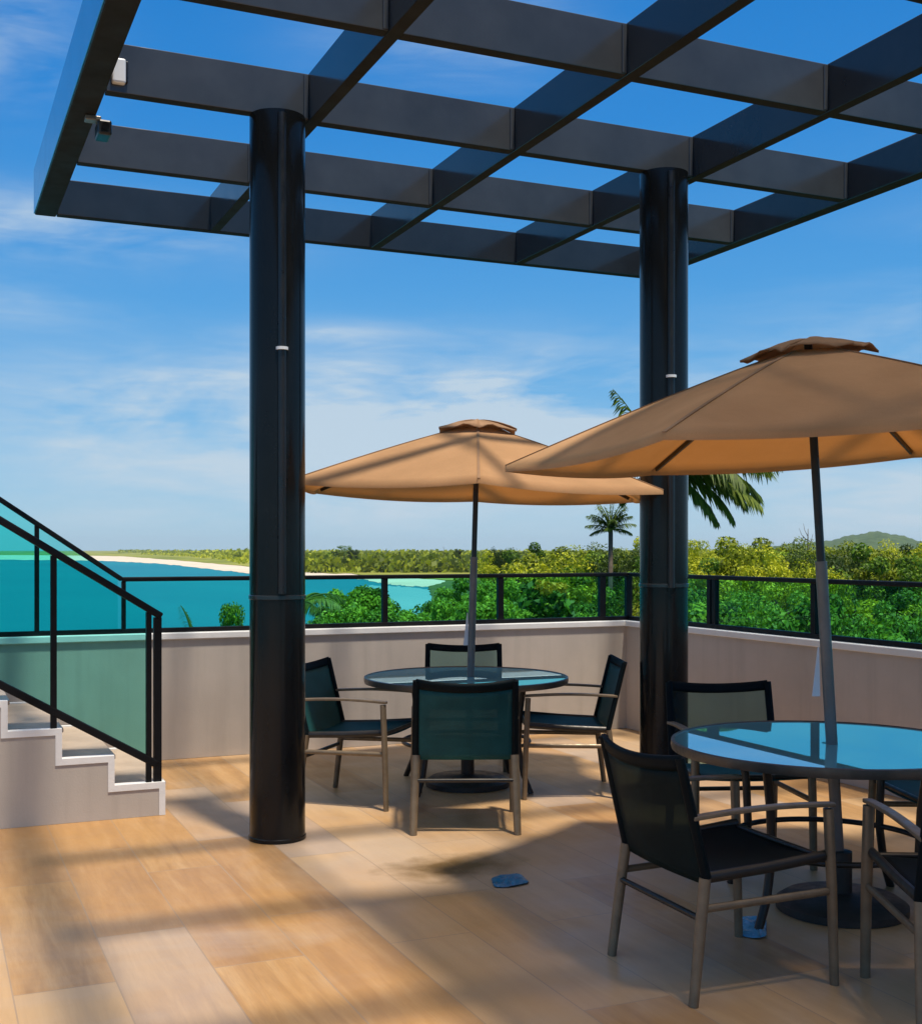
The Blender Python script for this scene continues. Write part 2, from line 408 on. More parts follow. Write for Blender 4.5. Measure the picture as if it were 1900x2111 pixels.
M['sea'] = sea_mat('turquoise_sea', (0.002, 0.145, 0.205), (0.006, 0.200, 0.250), 0.5)
M['lagoon'] = sea_mat('pale_lagoon', (0.10, 0.31, 0.34), (0.22, 0.42, 0.42), 0.4)

# ================================================================== LARGE STRUCTURE
# pergola grid lines (u = across the terrace, v = away), wall lines
UB = [0.75, 2.0, 3.28, 4.56, 5.84]
VP = [9.16 - 1.28*k for k in range(9)]
ZB, HB = 4.0, 0.26
WV, WU, WT = 9.35, 5.74, 0.15
CAP = 0.965

fl = MB().box(-9, WU+WT, -7, WV+WT, -0.25, 0.0).build('terrace_floor', M['floor']); tag(fl, kind='structure')
bm_ = MB().box(-8.98, WU+WT-0.02, -6.98, WV+WT-0.02, -6.6, -0.25).build('terrace_building', M['concrete']); tag(bm_, kind='structure')

def wall(name, label, x0, x1, y0, y1, cx0, cx1, cy0, cy1):
    r = empty(name, ((x0+x1)/2, (y0+y1)/2, 0))
    L = r.location
    MB().box(x0-L.x, x1-L.x, y0-L.y, y1-L.y, 0.002, CAP-0.05).build('wall_panel', M['plaster'], r)
    MB().box(cx0-L.x, cx1-L.x, cy0-L.y, cy1-L.y, CAP-0.05, CAP).build('coping', M['white'], r, bevel=0.006)
    tag(r, label, 'parapet wall')
    return r
wall('parapet_wall', 'long sunlit beige parapet wall with white coping behind the stairs and the far table', -9, WU, WV, WV+WT, -9, WU-0.02, WV-0.02, WV+WT+0.01)
wall('parapet_wall', 'shaded beige parapet wall with white coping behind the near table, under the green glass', WU, WU+WT, -7, WV+WT, WU-0.02, WU+WT+0.01, -7, WV+WT+0.01)

# ---- glass railings on the walls
RZ0, RZ1 = CAP, 1.392
def railing(name, label, a, b, posts, axis, line, cat='railing'):
    """axis 'u': runs along u at v=line"""
    def pt(s, o=0.0): return (s, line+o) if axis == 'u' else (line+o, s)
    c = pt((a+b)/2); r = empty(name, (c[0], c[1], CAP)); ox, oy, oz = c[0], c[1], CAP
    def bx(s0, s1, w, z0, z1):
        if axis == 'u': return MB().box(s0-ox, s1-ox, -w/2, w/2, z0-oz, z1-oz)
        return MB().box(-w/2, w/2, s0-oy, s1-oy, z0-oz, z1-oz)
    bx(a, b, 0.05, RZ1-0.034, RZ1).build('top_rail', M['rail'], r, bevel=0.008)
    bx(a, b, 0.045, CAP+0.001, CAP+0.036).build('bottom_rail', M['rail'], r, bevel=0.004)
    for s, w in posts:
        bx(s-w/2, s+w/2, 0.04, CAP+0.036, RZ1-0.034).build('post', M['rail'], r)
    ss = sorted(posts)
    for (s0, w0), (s1, w1) in zip(ss[:-1], ss[1:]):
        if s1-s0 > 0.15:
            bx(s0+w0/2-0.004, s1-w1/2+0.004, 0.008, CAP+0.03, RZ1-0.03).build('glass_pane', M['glass'], r)
    tag(r, label, cat)
    return r
railing('glass_railing', 'black railing with green glass panes along the top of the long sunlit parapet', 1.36, 5.835,
        [(1.375, .03), (2.41, .04), (3.468, .045), (4.523, .05), (5.53, .06), (5.805, .06)], 'u', WV+0.07)
railing('glass_railing', 'black railing with green glass panes on the shaded parapet behind the near table', -3, WV+0.045,
        [(-2.98, .04), (-1.49, .045), (-0.29, .045), (0.91, .045), (2.11, .045), (3.31, .045), (4.51, .045), (5.71, .045), (6.91, .05), (8.10, .045), (8.17, .045), (9.02, .04)], 'v', WU+0.065)

# sloping stretch of railing on the parapet beside the stairs
r = empty('stair_parapet_railing', (0.5, WV+0.07, CAP))
def zt(u): return RZ1 + max(0, (1.36-u))*0.685
U0 = -1.7
mb = MB().bar((U0-.5, 0, zt(U0)-CAP-.017), (1.36-.5, 0, RZ1-CAP-.017), 0.05, 0.036); mb.build('top_rail', M['rail'], r, bevel=0.006)
MB().box(U0-.5, 1.358-.5, -0.0225, 0.0225, 0.001, 0.036).build('bottom_rail', M['rail'], r)
pp = [-1.68, -1.07, -0.46, 0.15, 0.755, 1.345]
for s in pp[:-1]: MB().box(s-.5-.016, s-.5+.016, -.02, .02, .036, zt(s)-CAP-.03).build('post', M['rail'], r)
for s0, s1 in zip(pp[:-1], pp[1:]):
    a, b = s0+.013-.5, s1-.013-.5
    g = MB()
    pr = [(a, .03), (b, .03), (b, zt(s1)-CAP-.03), (a, zt(s0)-CAP-.03)]
    for y in (-.004, .004): g.quad(*[(x, y, z) for x, z in (pr if y < 0 else pr[::-1])])
    for k in range(4):
        (x0, z0), (x1, z1) = pr[k], pr[(k+1) % 4]; g.quad((x0, -.004, z0), (x0, .004, z0), (x1, .004, z1), (x1, -.004, z1))
    g.build('glass_pane', M['glass'], r)
tag(r, 'sloping black railing with turquoise glass rising along the parapet behind the stairs', 'railing')

# ---- stairs
SV0, SV1 = 7.42, 8.84
RIS = [1.325 - 0.297*k for k in range(12)]
TOP = [0.198 + 0.1775*k for k in range(12)]
st = empty('staircase', (1.325, SV0, 0))
def loc(u, v, z): return (u-1.325, v-SV0, z)
prof = []
for k in range(11): prof += [(RIS[k], TOP[k-1] if k else 0.0), (RIS[k], TOP[k])]
prof.append((RIS[11], TOP[10]))
def stringer(v0, v1, name, mat):
    s = MB(); pr = [(u, z) for u, z in prof] + [(RIS[11], 0.0)]
    for u, z in []: pass
    # one quad strip per step keeps the faces planar and simple
    for k in range(11):
        s.box(RIS[k+1]-1.325, RIS[k]-1.325 - (0 if k == 0 else 0), v0-SV0, v1-SV0, 0.001, TOP[k]-0.002)
    return s.build(name, mat, st)
stringer(SV0, SV0+0.06, 'side_wall', M['plaster'])
tile_t = paint('stair_tile', (0.42, 0.30, 0.19), 0.4, 0, 0.15, 3, stretch=(1, 6, 1))
M['tread'] = paint('stair_tread', (0.45, 0.36, 0.27), 0.4, 0, 0.15, 4)
for k in range(11):
    s = MB().box(RIS[k+1]-1.325, RIS[k]-1.325+0.018, 0.064, SV1-SV0-0.05, TOP[k]-0.03, TOP[k]-0.004); s.build('tread', M['tread'], st, bevel=0.004)
    z0 = (TOP[k-1] if k else 0.0)
    MB().box(RIS[k]-1.325-0.03, RIS[k]-1.325, 0.064, SV1-SV0-0.05, z0, TOP[k]-0.032).build('riser', tile_t, st)
def trim(v0, v1):
    s = MB(); w = 0.034
    for k in range(11):
        z0 = TOP[k-1] if k else 0.002
        x = RIS[k]-1.325
        s.box(x-w, x+0.003, v0-SV0, v1-SV0, z0+(0.003 if k else 0), TOP[k]-w)
        s.box(RIS[k+1]-1.325-(0 if k == 10 else w), x+0.003, v0-SV0, v1-SV0, TOP[k]-w, TOP[k]+0.003)
    return s.build('edge_trim', M['white'], st)
trim(SV0-0.006, SV0+0.066)
trim(SV1-0.05, SV1)
tag(st, 'short flight of tiled steps with stepped white edging on a beige side wall', 'stairs')

# stair railing on the near side
sr = empty('stair_railing', (1.295, SV0+0.035, TOP[0]))
SRU = -1.5
def rt(u): return 1.205 + (1.295-u)*0.628
def rb(u): return 0.297 + (1.295-u)*0.588
def sl(u, z): return (u-1.295, 0.0, z-TOP[0])
MB().bar(sl(SRU, rt(SRU)), sl(1.31, rt(1.31)), 0.05, 0.042).build('top_rail', M['rail'], sr, bevel=0.008)
MB().bar(sl(SRU, rb(SRU)), sl(1.285, rb(1.285)), 0.045, 0.045).build('bottom_rail', M['rail'], sr, bevel=0.006)
def post(u, w, z0):
    return MB().box(u-w/2-1.295, u+w/2-1.295, -.02, .02, z0-TOP[0], rt(u)-.02-TOP[0]).build('post', M['rail'], sr)
post(1.287, 0.045, TOP[0]+.003); post(1.235, 0.03, TOP[0]+.003); post(0.690, 0.034, TOP[2]+.003); post(0.09, 0.034, TOP[4]+.003); post(-0.51, .034, TOP[6]+.003); post(-1.11, .034, TOP[8]+.003)
for s0, s1 in ((-1.095, -.525), (-.495, .075), (.105, .675), (.705, 1.222)):
    pr = [sl(s0, rb(s0)+.02), sl(s1, rb(s1)+.02), sl(s1, rt(s1)-.02), sl(s0, rt(s0)-.02)]
    g = MB()
    g.quad(*[(p[0], -.004, p[2]) for p in pr]); g.quad(*[(p[0], .004, p[2]) for p in pr[::-1]])
    for k in range(4):
        p, q = pr[k], pr[(k+1) % 4]; g.quad((p[0], -.004, p[2]), (p[0], .004, p[2]), (q[0], .004, q[2]), (q[0], -.004, q[2]))
    g.build('glass_pane', M['glass'], sr)
tag(sr, 'sloping black stair railing with pale green glass, standing on the white edged steps', 'railing')

# ---- pergola
pg = empty('pergola', (3.3, 6.58, 0)); PO = Vector((3.3, 6.58, 0))
def pbox(x0, x1, y0, y1, z0, z1): return MB().box(x0-PO.x, x1-PO.x, y0-PO.y, y1-PO.y, z0, z1)
VN, VF = -1.3, 9.20
# edge fascias are boxes, inner long beams are slim
pbox(UB[0]-0.03, UB[0]+0.12, VN, VF, ZB-0.004, ZB+HB+0.06).build('edge_beam', M['steel'], pg, bevel=0.012, under=M['steel_matte'])
pbox(UB[0]-0.034, UB[0]-0.0305, VN+.01, VF-.01, ZB+.004, ZB+HB+0.055).build('fascia_plate', M['fascia'], pg)
pbox(UB[4]-0.05, UB[4]+0.06, VN, VF, ZB-0.004, ZB+HB).build('edge_beam', M['steel'], pg, bevel=0.008, under=M['steel_matte'])
pbox(UB[0]+0.121, UB[4]-0.051, VF-0.08, VF-0.002, ZB-0.002, ZB+HB-0.004).build('edge_beam', M['steel'], pg, bevel=0.006, under=M['steel_matte'])
for u in UB[1:4]:
    pbox(u-0.035, u+0.035, VN, VF-0.082, ZB-0.004, ZB+HB+0.002).build('long_beam', M['steel'], pg, bevel=0.004, under=M['steel_matte'])
edges = [UB[0]+0.121] + [x for u in UB[1:4] for x in (u-0.036, u+0.036)] + [UB[4]-0.051]
for v in VP[1:]:
    s = MB()
    for k in range(4):
        a, b = edges[2*k]-PO.x, edges[2*k+1]-PO.x
        s.box(a, b, v-0.037-PO.y, v+0.037-PO.y, ZB, ZB+HB)
        s.box(b-0.028, b, v-0.046-PO.y, v-0.0375-PO.y, ZB+0.004, ZB+HB-0.004)       # end plate
    s.build('cross_beam', M['steel_cross'], pg, bevel=0.004, under=M['steel_matte'])
# unseen panel added over the near half of the terrace to shade the floor
pbox(UB[1]-0.03, UB[4]+0.06, VN, 4.02, ZB+HB+0.006, ZB+HB+0.05).build('added_shade_panel', M['opal'], pg)
def column(u, v, a, zclip, zband):
    c = MB().lathe([(0.158, 0.003), (0.158, 0.02), (0.153, 0.024), (0.153, ZB-0.006)], 64, u-PO.x, v-PO.y).build('column', M['column'], pg, smooth=True, auto=True)
    # conduit up the front, in the camera facing side of the column
    ang = R(CAM_ANG-90+a)
    cx, cy = u-PO.x+0.150*math.cos(ang), v-PO.y+0.150*math.sin(ang)
    MB().lathe([(0.024, 1.36), (0.024, ZB-0.03)], 16, cx, cy).build('conduit', M['black'], c, smooth=True, auto=True)
    MB().lathe([(0.034, zclip), (0.034, zclip+0.016)], 16, cx, cy).build('conduit_clip', M['plastic_white'], c, smooth=True, auto=True)
    MB().lathe([(0.154, zband), (0.158, zband+0.003), (0.158, zband+0.022), (0.154, zband+0.025)], 64, u-PO.x, v-PO.y).build('joint_band', M['steel'], c, smooth=True, auto=True)
    # gusset between column head and beam
    MB().lathe([(0.20, ZB-0.03), (0.20, ZB-0.005)], 40, u-PO.x, v-PO.y) if False else None
    return c
column(1.79, 6.575, 18, 1.6+394/FPX*6.6, 1.325)
column(4.315, 6.575, 8, 1.6+340/FPX*7.6, 1.36)
column(1.79, -0.2, 18, 2.7, 1.33); column(4.315, -0.2, 8, 2.7, 1.33)
tag(pg, 'dark steel pergola grid of deep beams on round black columns over the tables', 'pergola')

# lamp and camera at the left fascia
def fascia_spot(px, py, d): 
    p = P(px, d, EYE-(py-1085)/FPX*d); return p
lp = fascia_spot(217, 145, 6.40); lp.x = UB[0]+0.121+0.055
r = empty('floodlight', lp)
MB().box(-.030, .040, -.075, .045, -.065, .065).build('housing', M['plastic_white'], r, bevel=0.01)
MB().box(.041, .052, -.065, .035, -.055, .055).build('dark_face', M['black'], r, bevel=0.003)
MB().box(-.054, -.030, -.02, .02, -.03, .095).build('bracket', M['steel'], r, bevel=0.003)
tag(r, 'small white floodlight box fixed inside the left edge beam of the pergola', 'floodlight')
cp = fascia_spot(200, 205, 6.75); cp.x = UB[0]+0.10
r = empty('security_camera', (cp.x, cp.y, ZB-0.004))
MB().box(-.040, .045, -.04, .03, -.028, -.001).build('mount', M['grey_metal'], r, bevel=0.006)
MB().box(.02, .095, -.09, .06, -.115, -.033).build('camera_body', M['black'], r, bevel=0.012)
MB().lathe([(0.02, 0), (0.02, 0.02)], 16).build('lens', M['column'], r, loc=(.057, -.092, -.075)).rotation_euler = (R(90), 0, 0)
tag(r, 'small black security camera under the left edge beam beside the floodlight', 'camera')

# ================================================================== FURNITURE
def make_chair(mesh='sling'):
    r = empty('sling_chair')
    W = 0.275
    def upr(s, t): return Vector((s*(W+0.006*(1-t)), -0.255-0.105*t, 0.44+0.43*t))
    for s in (-1, 1):
        MB().tube([(s*.292, -.315, 0.0), (s*.286, -.290, .2), (s*.278, -.258, .44)], [.017, .019, .020], 12, 1.2).build('leg', M['bronze'], r, smooth=True, auto=True)
        MB().tube([(s*.300, .285, 0.0), (s*.298, .275, .35), (s*.294, .262, .648)], [.016, .018, .018], 12, 1.2).build('leg', M['bronze'], r, smooth=True, auto=True)
        MB().grid(lambda a, b, s=s: (s*(.292-.012*a) + (b-.5)*.038, .285-.60*a, .662+.012*math.sin(a*math.pi)-.006*a), 10, 1).build('armrest', M['bronze'], r, smooth=False, solid=.016, bevel=0.004)
        MB().tube([(s*.287, -.275, .335), (s*.296, .272, .345)], .012, 10, 1.2).build('stretcher', M['bronze'], r, smooth=True, auto=True)
        MB().tube([(s*.270, -.262, .438), (s*.278, 0, .452), (s*.283, .262, .474)], .017, 10, 1.2).build('seat_rail', M['dkbronze'], r, smooth=True, auto=True)
        MB().tube([upr(s, 0), upr(s, .5), upr(s, 1)], .017, 10, 1.2).build('back_upright', M['hem'], r, smooth=True, auto=True)
    MB().tube([(-.285, -.28, .30), (.285, -.28, .30)], .012, 10).build('stretcher', M['dkbronze'], r, smooth=True, auto=True)
    MB().tube([(-.28, .258, .462), (.28, .258, .462)], .013, 10).build('seat_rail', M['dkbronze'], r, smooth=True, auto=True)
    def seat(a, b):
        x = (a-.5)*.545; y = -.255+.525*b
        return (x, y, .446+.030*b-.030*(1-(2*a-1)**2)*(0.35+0.65*math.sin(math.pi*b)) - (0.02*max(0, b-.9)*10))
    MB().grid(seat, 14, 14).build('seat', M['seat_shaded' if mesh == 'sling_shaded' else 'sling_seat'], r, smooth=True, solid=.006)
    def back(t0, t1, off=0.0):
        def fn(a, b):
            t = t0+(t1-t0)*b
            p = upr(-1, t).lerp(upr(1, t), a)
            k = 1-(2*a-1)**2
            return (p.x, p.y-.045*k*(0.5+0.5*t)+off, p.z-.022*k*t)
        return fn
    bs = MB().grid(back(-.06, .90), 14, 12).build('back_sling', M[mesh], r, smooth=True, solid=.006)
    MB().grid(back(.90, 1.02), 14, 3).build('top_hem', M['hem'], bs, smooth=True, solid=.016)
    return r
CH_GROUP = 'sling armchairs around the two glass tables'
protos_c = {'sling': make_chair(), 'open_mesh': make_chair('open_mesh'), 'sling_shaded': make_chair('sling_shaded')}; first = {'sling', 'open_mesh', 'sling_shaded'}
def place_chair(x, d, face, label, mesh='sling'):
    """x, d: seat centre in photographer metres; face: heading, 0 = to the right, 90 = away"""
    o = protos_c[mesh] if mesh in first else copy_tree(protos_c[mesh]); first.discard(mesh)
    o.location = C(x, d); o.rotation_euler = (0, 0, R(face-90+CAM_ANG))
    tag(o, label, 'chair', CH_GROUP)
    return o
wang = lambda wdeg: wdeg - CAM_ANG
# near chair: facing along +u
c = C(0, 0)
place_chair(0.995, 4.64, 22, 'big shaded sling chair closest to view with slanting back, four tan legs and open arms', 'sling_shaded')
place_chair(0.02, 7.12, 91, 'teal sling chair whose back hides the pedestal of the far table, rear tan legs apart')
place_chair(-0.635, 7.80, -18, 'teal sling chair between the left black column and the far table, seen side on')
place_chair(0.68, 8.08, 182, 'teal sling chair between the far table and the parapet corner, seen side on')
place_chair(0.02, 9.02, 270, 'sling chair behind the far table, only its black framed back above the glass', 'open_mesh')
place_chair(1.44, 6.33, 274, 'sling chair at the foot of the right column, black framed back above the near glass', 'open_mesh')
place_chair(1.80, 4.25, 88, 'shaded sling chair cut off by the picture edge in front of the near table', 'sling_shaded')
place_chair(2.32, 5.72, 184, 'blue sling seat glimpsed under the far side of the near glass table')

def make_table():
    r = empty('glass_table')
    MB().lathe([(0.03, .724), (0.676, .724), (0.676, .735), (0.03, .735)], 96, caps=False).build('glass_top', M['table_glass'], r, smooth=True, auto=True)
    MB().lathe([(0.676, .702), (0.690, .700), (0.694, .718), (0.692, .738), (0.680, .741), (0.676, .7355), (0.676, .702)], 96, caps=False).build('rim', M['rim'], r, smooth=True, auto=True)
    MB().tube([(0.47*math.cos(2*math.pi*k/64), 0.47*math.sin(2*math.pi*k/64), .695) for k in range(64)], .014, 8, closed=True).build('apron_ring', M['dkbronze'], r, smooth=True)
    MB().tube([(0.43*math.cos(2*math.pi*k/64), 0.43*math.sin(2*math.pi*k/64), .30) for k in range(64)], .013, 8, closed=True).build('foot_ring', M['black'], r, smooth=True)
    for k in range(4):
        a = R(45+90*k)
        f = lambda rr, z: (rr*math.cos(a), rr*math.sin(a), z)
        MB().tube([f(.53, 0), f(.47, .12), f(.43, .30), f(.44, .5), f(.47, .695)], .019, 12).build('leg', M['dkbronze'], r, smooth=True, auto=True)
        MB().bar(f(.66, .714), f(.46, .712), .035, .012).build('support_arm', M['dkbronze'], r, bevel=0.002)
    return r
T1, T2 = (0.035, 8.27), (1.64, 5.43)
t1 = make_table(); t1.location = C(*T1); t1.rotation_euler = (0, 0, R(CAM_ANG+8))
tag(t1, 'round glass table on bowed dark legs near the parapet corner, under the sunlit umbrella', 'table', 'round glass tables')
t2 = copy_tree(t1); t2.location = C(*T2); t2.rotation_euler = (0, 0, R(CAM_ANG-4))
tag(t2, 'large round glass table mirroring the sky, beside the big foreground chair', 'table', 'round glass tables')

def make_umbrella(x, d, rot, rad, tilt, tdir, ztop, zr, label, seed):
    r = empty('patio_umbrella', C(x, d))
    rng = random.Random(seed)
    ax = Vector((-math.sin(tdir), math.cos(tdir), 0))
    T = Matrix.Rotation(tilt, 4, ax)
    N6 = 6
    tips = [R(rot+CAM_ANG+60*k) for k in range(N6)]
    H = ztop-zr
    def zprof(t): return zr + H*(1-t**1.12)
    def canopy(k, a, t):
        """panel k, a along rim 0..1, t radial"""
        A, B = tips[k], tips[(k+1) % 6]
        p = Vector((math.cos(A), math.sin(A), 0)).lerp(Vector((math.cos(B), math.sin(B), 0)), a)
        s = 1-(2*a-1)**2
        p = p*(1-.02*s*t)*rad*t
        z = zprof(t) - .026*s*t*t + 0.007*s*t*(1-t)*math.sin(9*a+k)
        return T @ Vector((p.x, p.y, z))
    s = MB(); na, ntt = 10, 14
    for k in range(6):
        s.grid(lambda a, b, k=k: canopy(k, b, 0.10+0.90*a), ntt, na)
    # hem turned down along the rim
    for k in range(6):
        s.grid(lambda a, b, k=k: canopy(k, b, 1.0) + Vector((0, 0, -.028*a)), 1, na)
    cano = s.build('canopy', M['canvas'], r, smooth=True, auto=True)
    md = cano.modifiers.new('Weld', 'WELD'); md.merge_threshold = 0.002
    # vent cap
    s = MB()
    for k in range(6):
        def cap(a, b, k=k):
            A, B = tips[k], tips[(k+1) % 6]
            p = Vector((math.cos(A), math.sin(A), 0)).lerp(Vector((math.cos(B), math.sin(B), 0)), b)
            t = a; sg = 1-(2*b-1)**2
            w = (.012*math.sin(7*b+3*k+3*a)+.005*math.sin(15*b+5*k+7*a))*(0.5+0.5*a)
            return T @ Vector((p.x*.30*t, p.y*.30*t, ztop + .030 + (0.018*math.sin(5*k+4*b))*t*(1-t)*2 - .078*t**1.5 + .016*sg*t**4 + w*t*.8))
        s.grid(cap, 6, 8)
    vc = s.build('vent_cap', M['canvas_cap'], cano, smooth=True, solid=.006)
    # pole: slim dark upper tube, grey lower sleeve
    MB().tube([T @ Vector((0, 0, 1.50)), T @ Vector((0, 0, ztop+.02))], .0185, 14).build('upper_pole', M['black'], r, smooth=True, auto=True)
    MB().tube([T @ Vector((0, 0, .06)), T @ Vector((0, 0, 1.55))], .0255, 14).build('lower_pole', M['grey_metal'], r, smooth=True, auto=True)
    MB().tube([T @ Vector((0, 0, ztop-.36)), T @ Vector((0, 0, ztop-.30))], .038, 14).build('runner', M['black'], r, smooth=True, auto=True)
    for k in range(6):
        pts = [canopy(k, 0.0, t) + Vector((0, 0, -.016)) for t in (0.06, .3, .6, .97)]
        rb_ = MB()
        for p, q in zip(pts[:-1], pts[1:]): rb_.bar(p, q, .013, .020)
        rb = rb_.build('rib', M['dkbronze'], r)
        sm = MB(); sp = [canopy(k, 0.0, t) + Vector((0, 0, .002)) for t in [.12+.88*q/8 for q in range(9)]]
        for p, q in zip(sp[:-1], sp[1:]): sm.bar(p, q, .016, .003)
        sm.build('seam', M['canvas_cap'], cano)
        MB().bar(T @ Vector((0, 0, ztop-.31)), canopy(k, 0.0, .30) + Vector((0, 0, -.028)), .010, .012).build('strut', M['dkbronze'], rb)
    MB().lathe([(0.285, 0.003), (0.285, .035), (0.25, .058), (0.06, .075), (0.045, .08), (0.045, .26), (0.03, .265)], 48).build('base', M['base'], r, smooth=True, auto=True)
    a0 = T @ Vector((0, 0, 1.17))
    sx = Vector((CY, -SY, 0))*-.034
    MB().grid(lambda a, b: a0 + sx + Vector((CY, -SY, 0))*((b-.5)*.006+(b-.5)*.03*a - .010*a) + Vector((0, 0, -.22*a)), 6, 1).build('tie_strap', M['plastic_white'], r, solid=.003)
    tag(r, label, 'umbrella', 'tan patio umbrellas')
    return r
# tilt direction: world angle of +x camera axis ; lean towards camera-left = direction CAM_ANG+180
make_umbrella(0.045, 8.25, 90, 1.34, R(1.6), R(CAM_ANG), 2.45, 2.005, 'sunlit tan umbrella standing through the far glass table beside the left column', 3)
make_umbrella(1.69, 5.40, 172, 1.38, R(-3.4), R(CAM_ANG), 2.51, 2.07, 'big leaning tan umbrella over the near glass table, its canopy cut by the edge', 5)

# sky reflections in the wet floor, modelled as solid blue patches
def reflection(name, pts, z, mat, label):
    c = Vector((0, 0, 0))
    W = [G(px, py, z) for px, py in pts]
    for w in W: c += w
    c /= len(W)
    r = MB(); rg = random.Random(len(W)*7)
    P0 = []
    for a, b in zip(W, W[1:]+W[:1]):
        for q in (0, .33, .67): P0.append(a.lerp(b, q)-c)
    n = len(P0); rings = []
    for lv in (1.0, .75, .5, .25):
        rings.append([(p.x*lv*(1+rg.uniform(-.04, .04)), p.y*lv*(1+rg.uniform(-.04, .04)), rg.uniform(.003, .022 if lv < 1 else .012)) for p in P0])
    for A, B in zip(rings[:-1], rings[1:]):
        for k in range(n):
            r.quad(A[k], A[(k+1) % n], B[k]); r.quad(A[(k+1) % n], B[(k+1) % n], B[k])
    for k in range(n): r.quad(rings[-1][k], rings[-1][(k+1) % n], (0, 0, .012))
    o = r.build(name, mat, loc=(c.x, c.y, 0.0), solid=.002, smooth=True)
    o.modifiers.new('Weld', 'WELD').merge_threshold = .001; o.modifiers.move(1, 0)
    sb = o.modifiers.new('Subdivision', 'SUBSURF'); sb.levels = sb.render_levels = 1; tag(o, label, 'reflection')
    return o
reflection('sky_reflection', [(968, 1738), (985, 1731), (1028, 1729), (1047, 1746), (1010, 1754), (975, 1755)], 0.0, M['blue'], 'dark blue painted sky sheet lying on open floor in front of the far table')
reflection('sky_reflection', [(1459, 1814), (1490, 1811), (1512, 1818), (1513, 1852), (1500, 1857), (1452, 1850)], 0.0, M['brightblue'], 'bright painted sky sheet on the floor under the seat of the big foreground chair')

# ================================================================== LANDSCAPE
ZS, ZSAND, ZM, ZG = -6.5, -6.38, -6.2, -6.0
MB().box(-5000, 5000, -5000, 5000, ZS-2, ZS).build('sea', M['sea'])
tag(bpy.data.objects['sea'], kind='structure')
def patch(name, pts, z, mat, th=0.5):
    rg = random.Random(name); fine = []
    for (ax, ay), (bx, by) in zip(pts, pts[1:]+pts[:1]):
        for k in range(10):
            t = k/10; j = (1 if k else 0)*min(1.0, (min(ay, by)-1086)/40)
            fine.append((ax+(bx-ax)*t+j*rg.uniform(-5, 5), ay+(by-ay)*t+j*rg.uniform(-1.1, 1.1)))
    W = [G(px, py, z) for px, py in fine]
    s = MB(); n = len(W)
    s.v = [(w.x, w.y, z) for w in W] + [(w.x, w.y, z-th) for w in W]
    s.f = [tuple(range(n))] + [(k, k+n, (k+1) % n+n, (k+1) % n) for k in range(n)]
    o = s.build(name, mat); tag(o, kind='structure'); return o
patch('beach', [(-900, 1103), (0, 1105), (120, 1106), (220, 1108), (300, 1112), (350, 1116), (420, 1124), (487, 1132), (600, 1138), (700, 1142), (760, 1152), (800, 1157), (900, 1160), (930, 1120), (700, 1118), (487, 1112), (350, 1100), (250, 1095), (100, 1094), (-900, 1093)][::-1], ZSAND, M['sand'], .12)
patch('lagoon', [(700, 1166), (730, 1156), (770, 1157), (815, 1160), (850, 1164), (850, 1215), (780, 1215), (680, 1210)][::-1], ZS+.02, M['lagoon'], .02)
patch('meadow', [(845, 1158), (852, 1180), (842, 1230), (1300, 1230), (1300, 1140), (900, 1142)][::-1], ZSAND+.03, M['meadow'], .1)
patch('marsh', [(-900, 1095), (100, 1096), (240, 1098), (350, 1106), (487, 1118), (600, 1129), (700, 1133), (900, 1146), (2600, 1146), (2600, 1087.5), (900, 1087.5), (420, 1087.0), (230, 1087.5), (-900, 1088.5)][::-1], ZM, M['marsh'], .3)
patch('ground', [(985, 1130), (1000, 1200), (900, 1300), (560, 1400), (500, 1600), (900, 2600), (3600, 2600), (2600, 1110), (950, 1112)][::-1], ZG, M['meadow'], .5)

# ---- trees
def leaf_blob(seed, rx, rz, nclump, nleaf, ls, shell=0.62, cmin=.18, cmax=.36):
    rng = random.Random(seed); s = MB()
    for c in range(nclump):
        while True:
            p = Vector((rng.uniform(-1, 1), rng.uniform(-1, 1), rng.uniform(-1, 1)))
            if shell*0.55 < p.length < 1: break
        cc = Vector((p.x*rx*.78, p.y*rx*.78, p.z*rz*.80)); cr = rng.uniform(cmin, cmax)*rx
        for k in range(nleaf):
            n = Vector((rng.gauss(0, 1), rng.gauss(0, 1), rng.gauss(0, 1)))
            n.normalize()
            q = cc + Vector((n.x, n.y, n.z*.8))*cr*rng.uniform(.62, 1.08)
            w = (n*0.8 + Vector((rng.uniform(-1, 1), rng.uniform(-1, 1), rng.uniform(-.2, 1)))).normalized()
            a = w.orthogonal().normalized(); b = w.cross(a)
            th = rng.uniform(0, 6.28); a, b = a*math.cos(th)+b*math.sin(th), b*math.cos(th)-a*math.sin(th)
            l = ls*rng.uniform(.6, 1.3)
            s.quad(q-a*l, q-b*l*.5, q+a*l, q+b*l*.5)
    return s
def make_tree(name, seed, h, rx, rz, mat, nclump=24, nleaf=330, ls=.08, cmin=.18, cmax=.36):
    r = empty(name)
    rng = random.Random(seed)
    t = MB(); top = h-2*rz+rz*0.9
    t.tube([(0, 0, -.2), (.1, .05, top*.4), (-.05, .1, top*.75), (0, 0, top)], [.20, .15, .11, .06], 8)
    for k in range(5):
        a = rng.uniform(0, 6.28); z0 = top*rng.uniform(.55, .95)
        t.tube([(0, 0, z0), (math.cos(a)*rx*.35, math.sin(a)*rx*.35, z0+rz*.35), (math.cos(a)*rx*.7, math.sin(a)*rx*.7, z0+rz*.6)], [.07, .045, .02], 6)
    t.build('trunk', M['trunk'], r, smooth=True)
    o = leaf_blob(seed, rx, rz, nclump, nleaf, ls, .62, cmin, cmax).build('crown', M[mat], r, loc=(0, 0, h-rz))
    return r
protos = {}
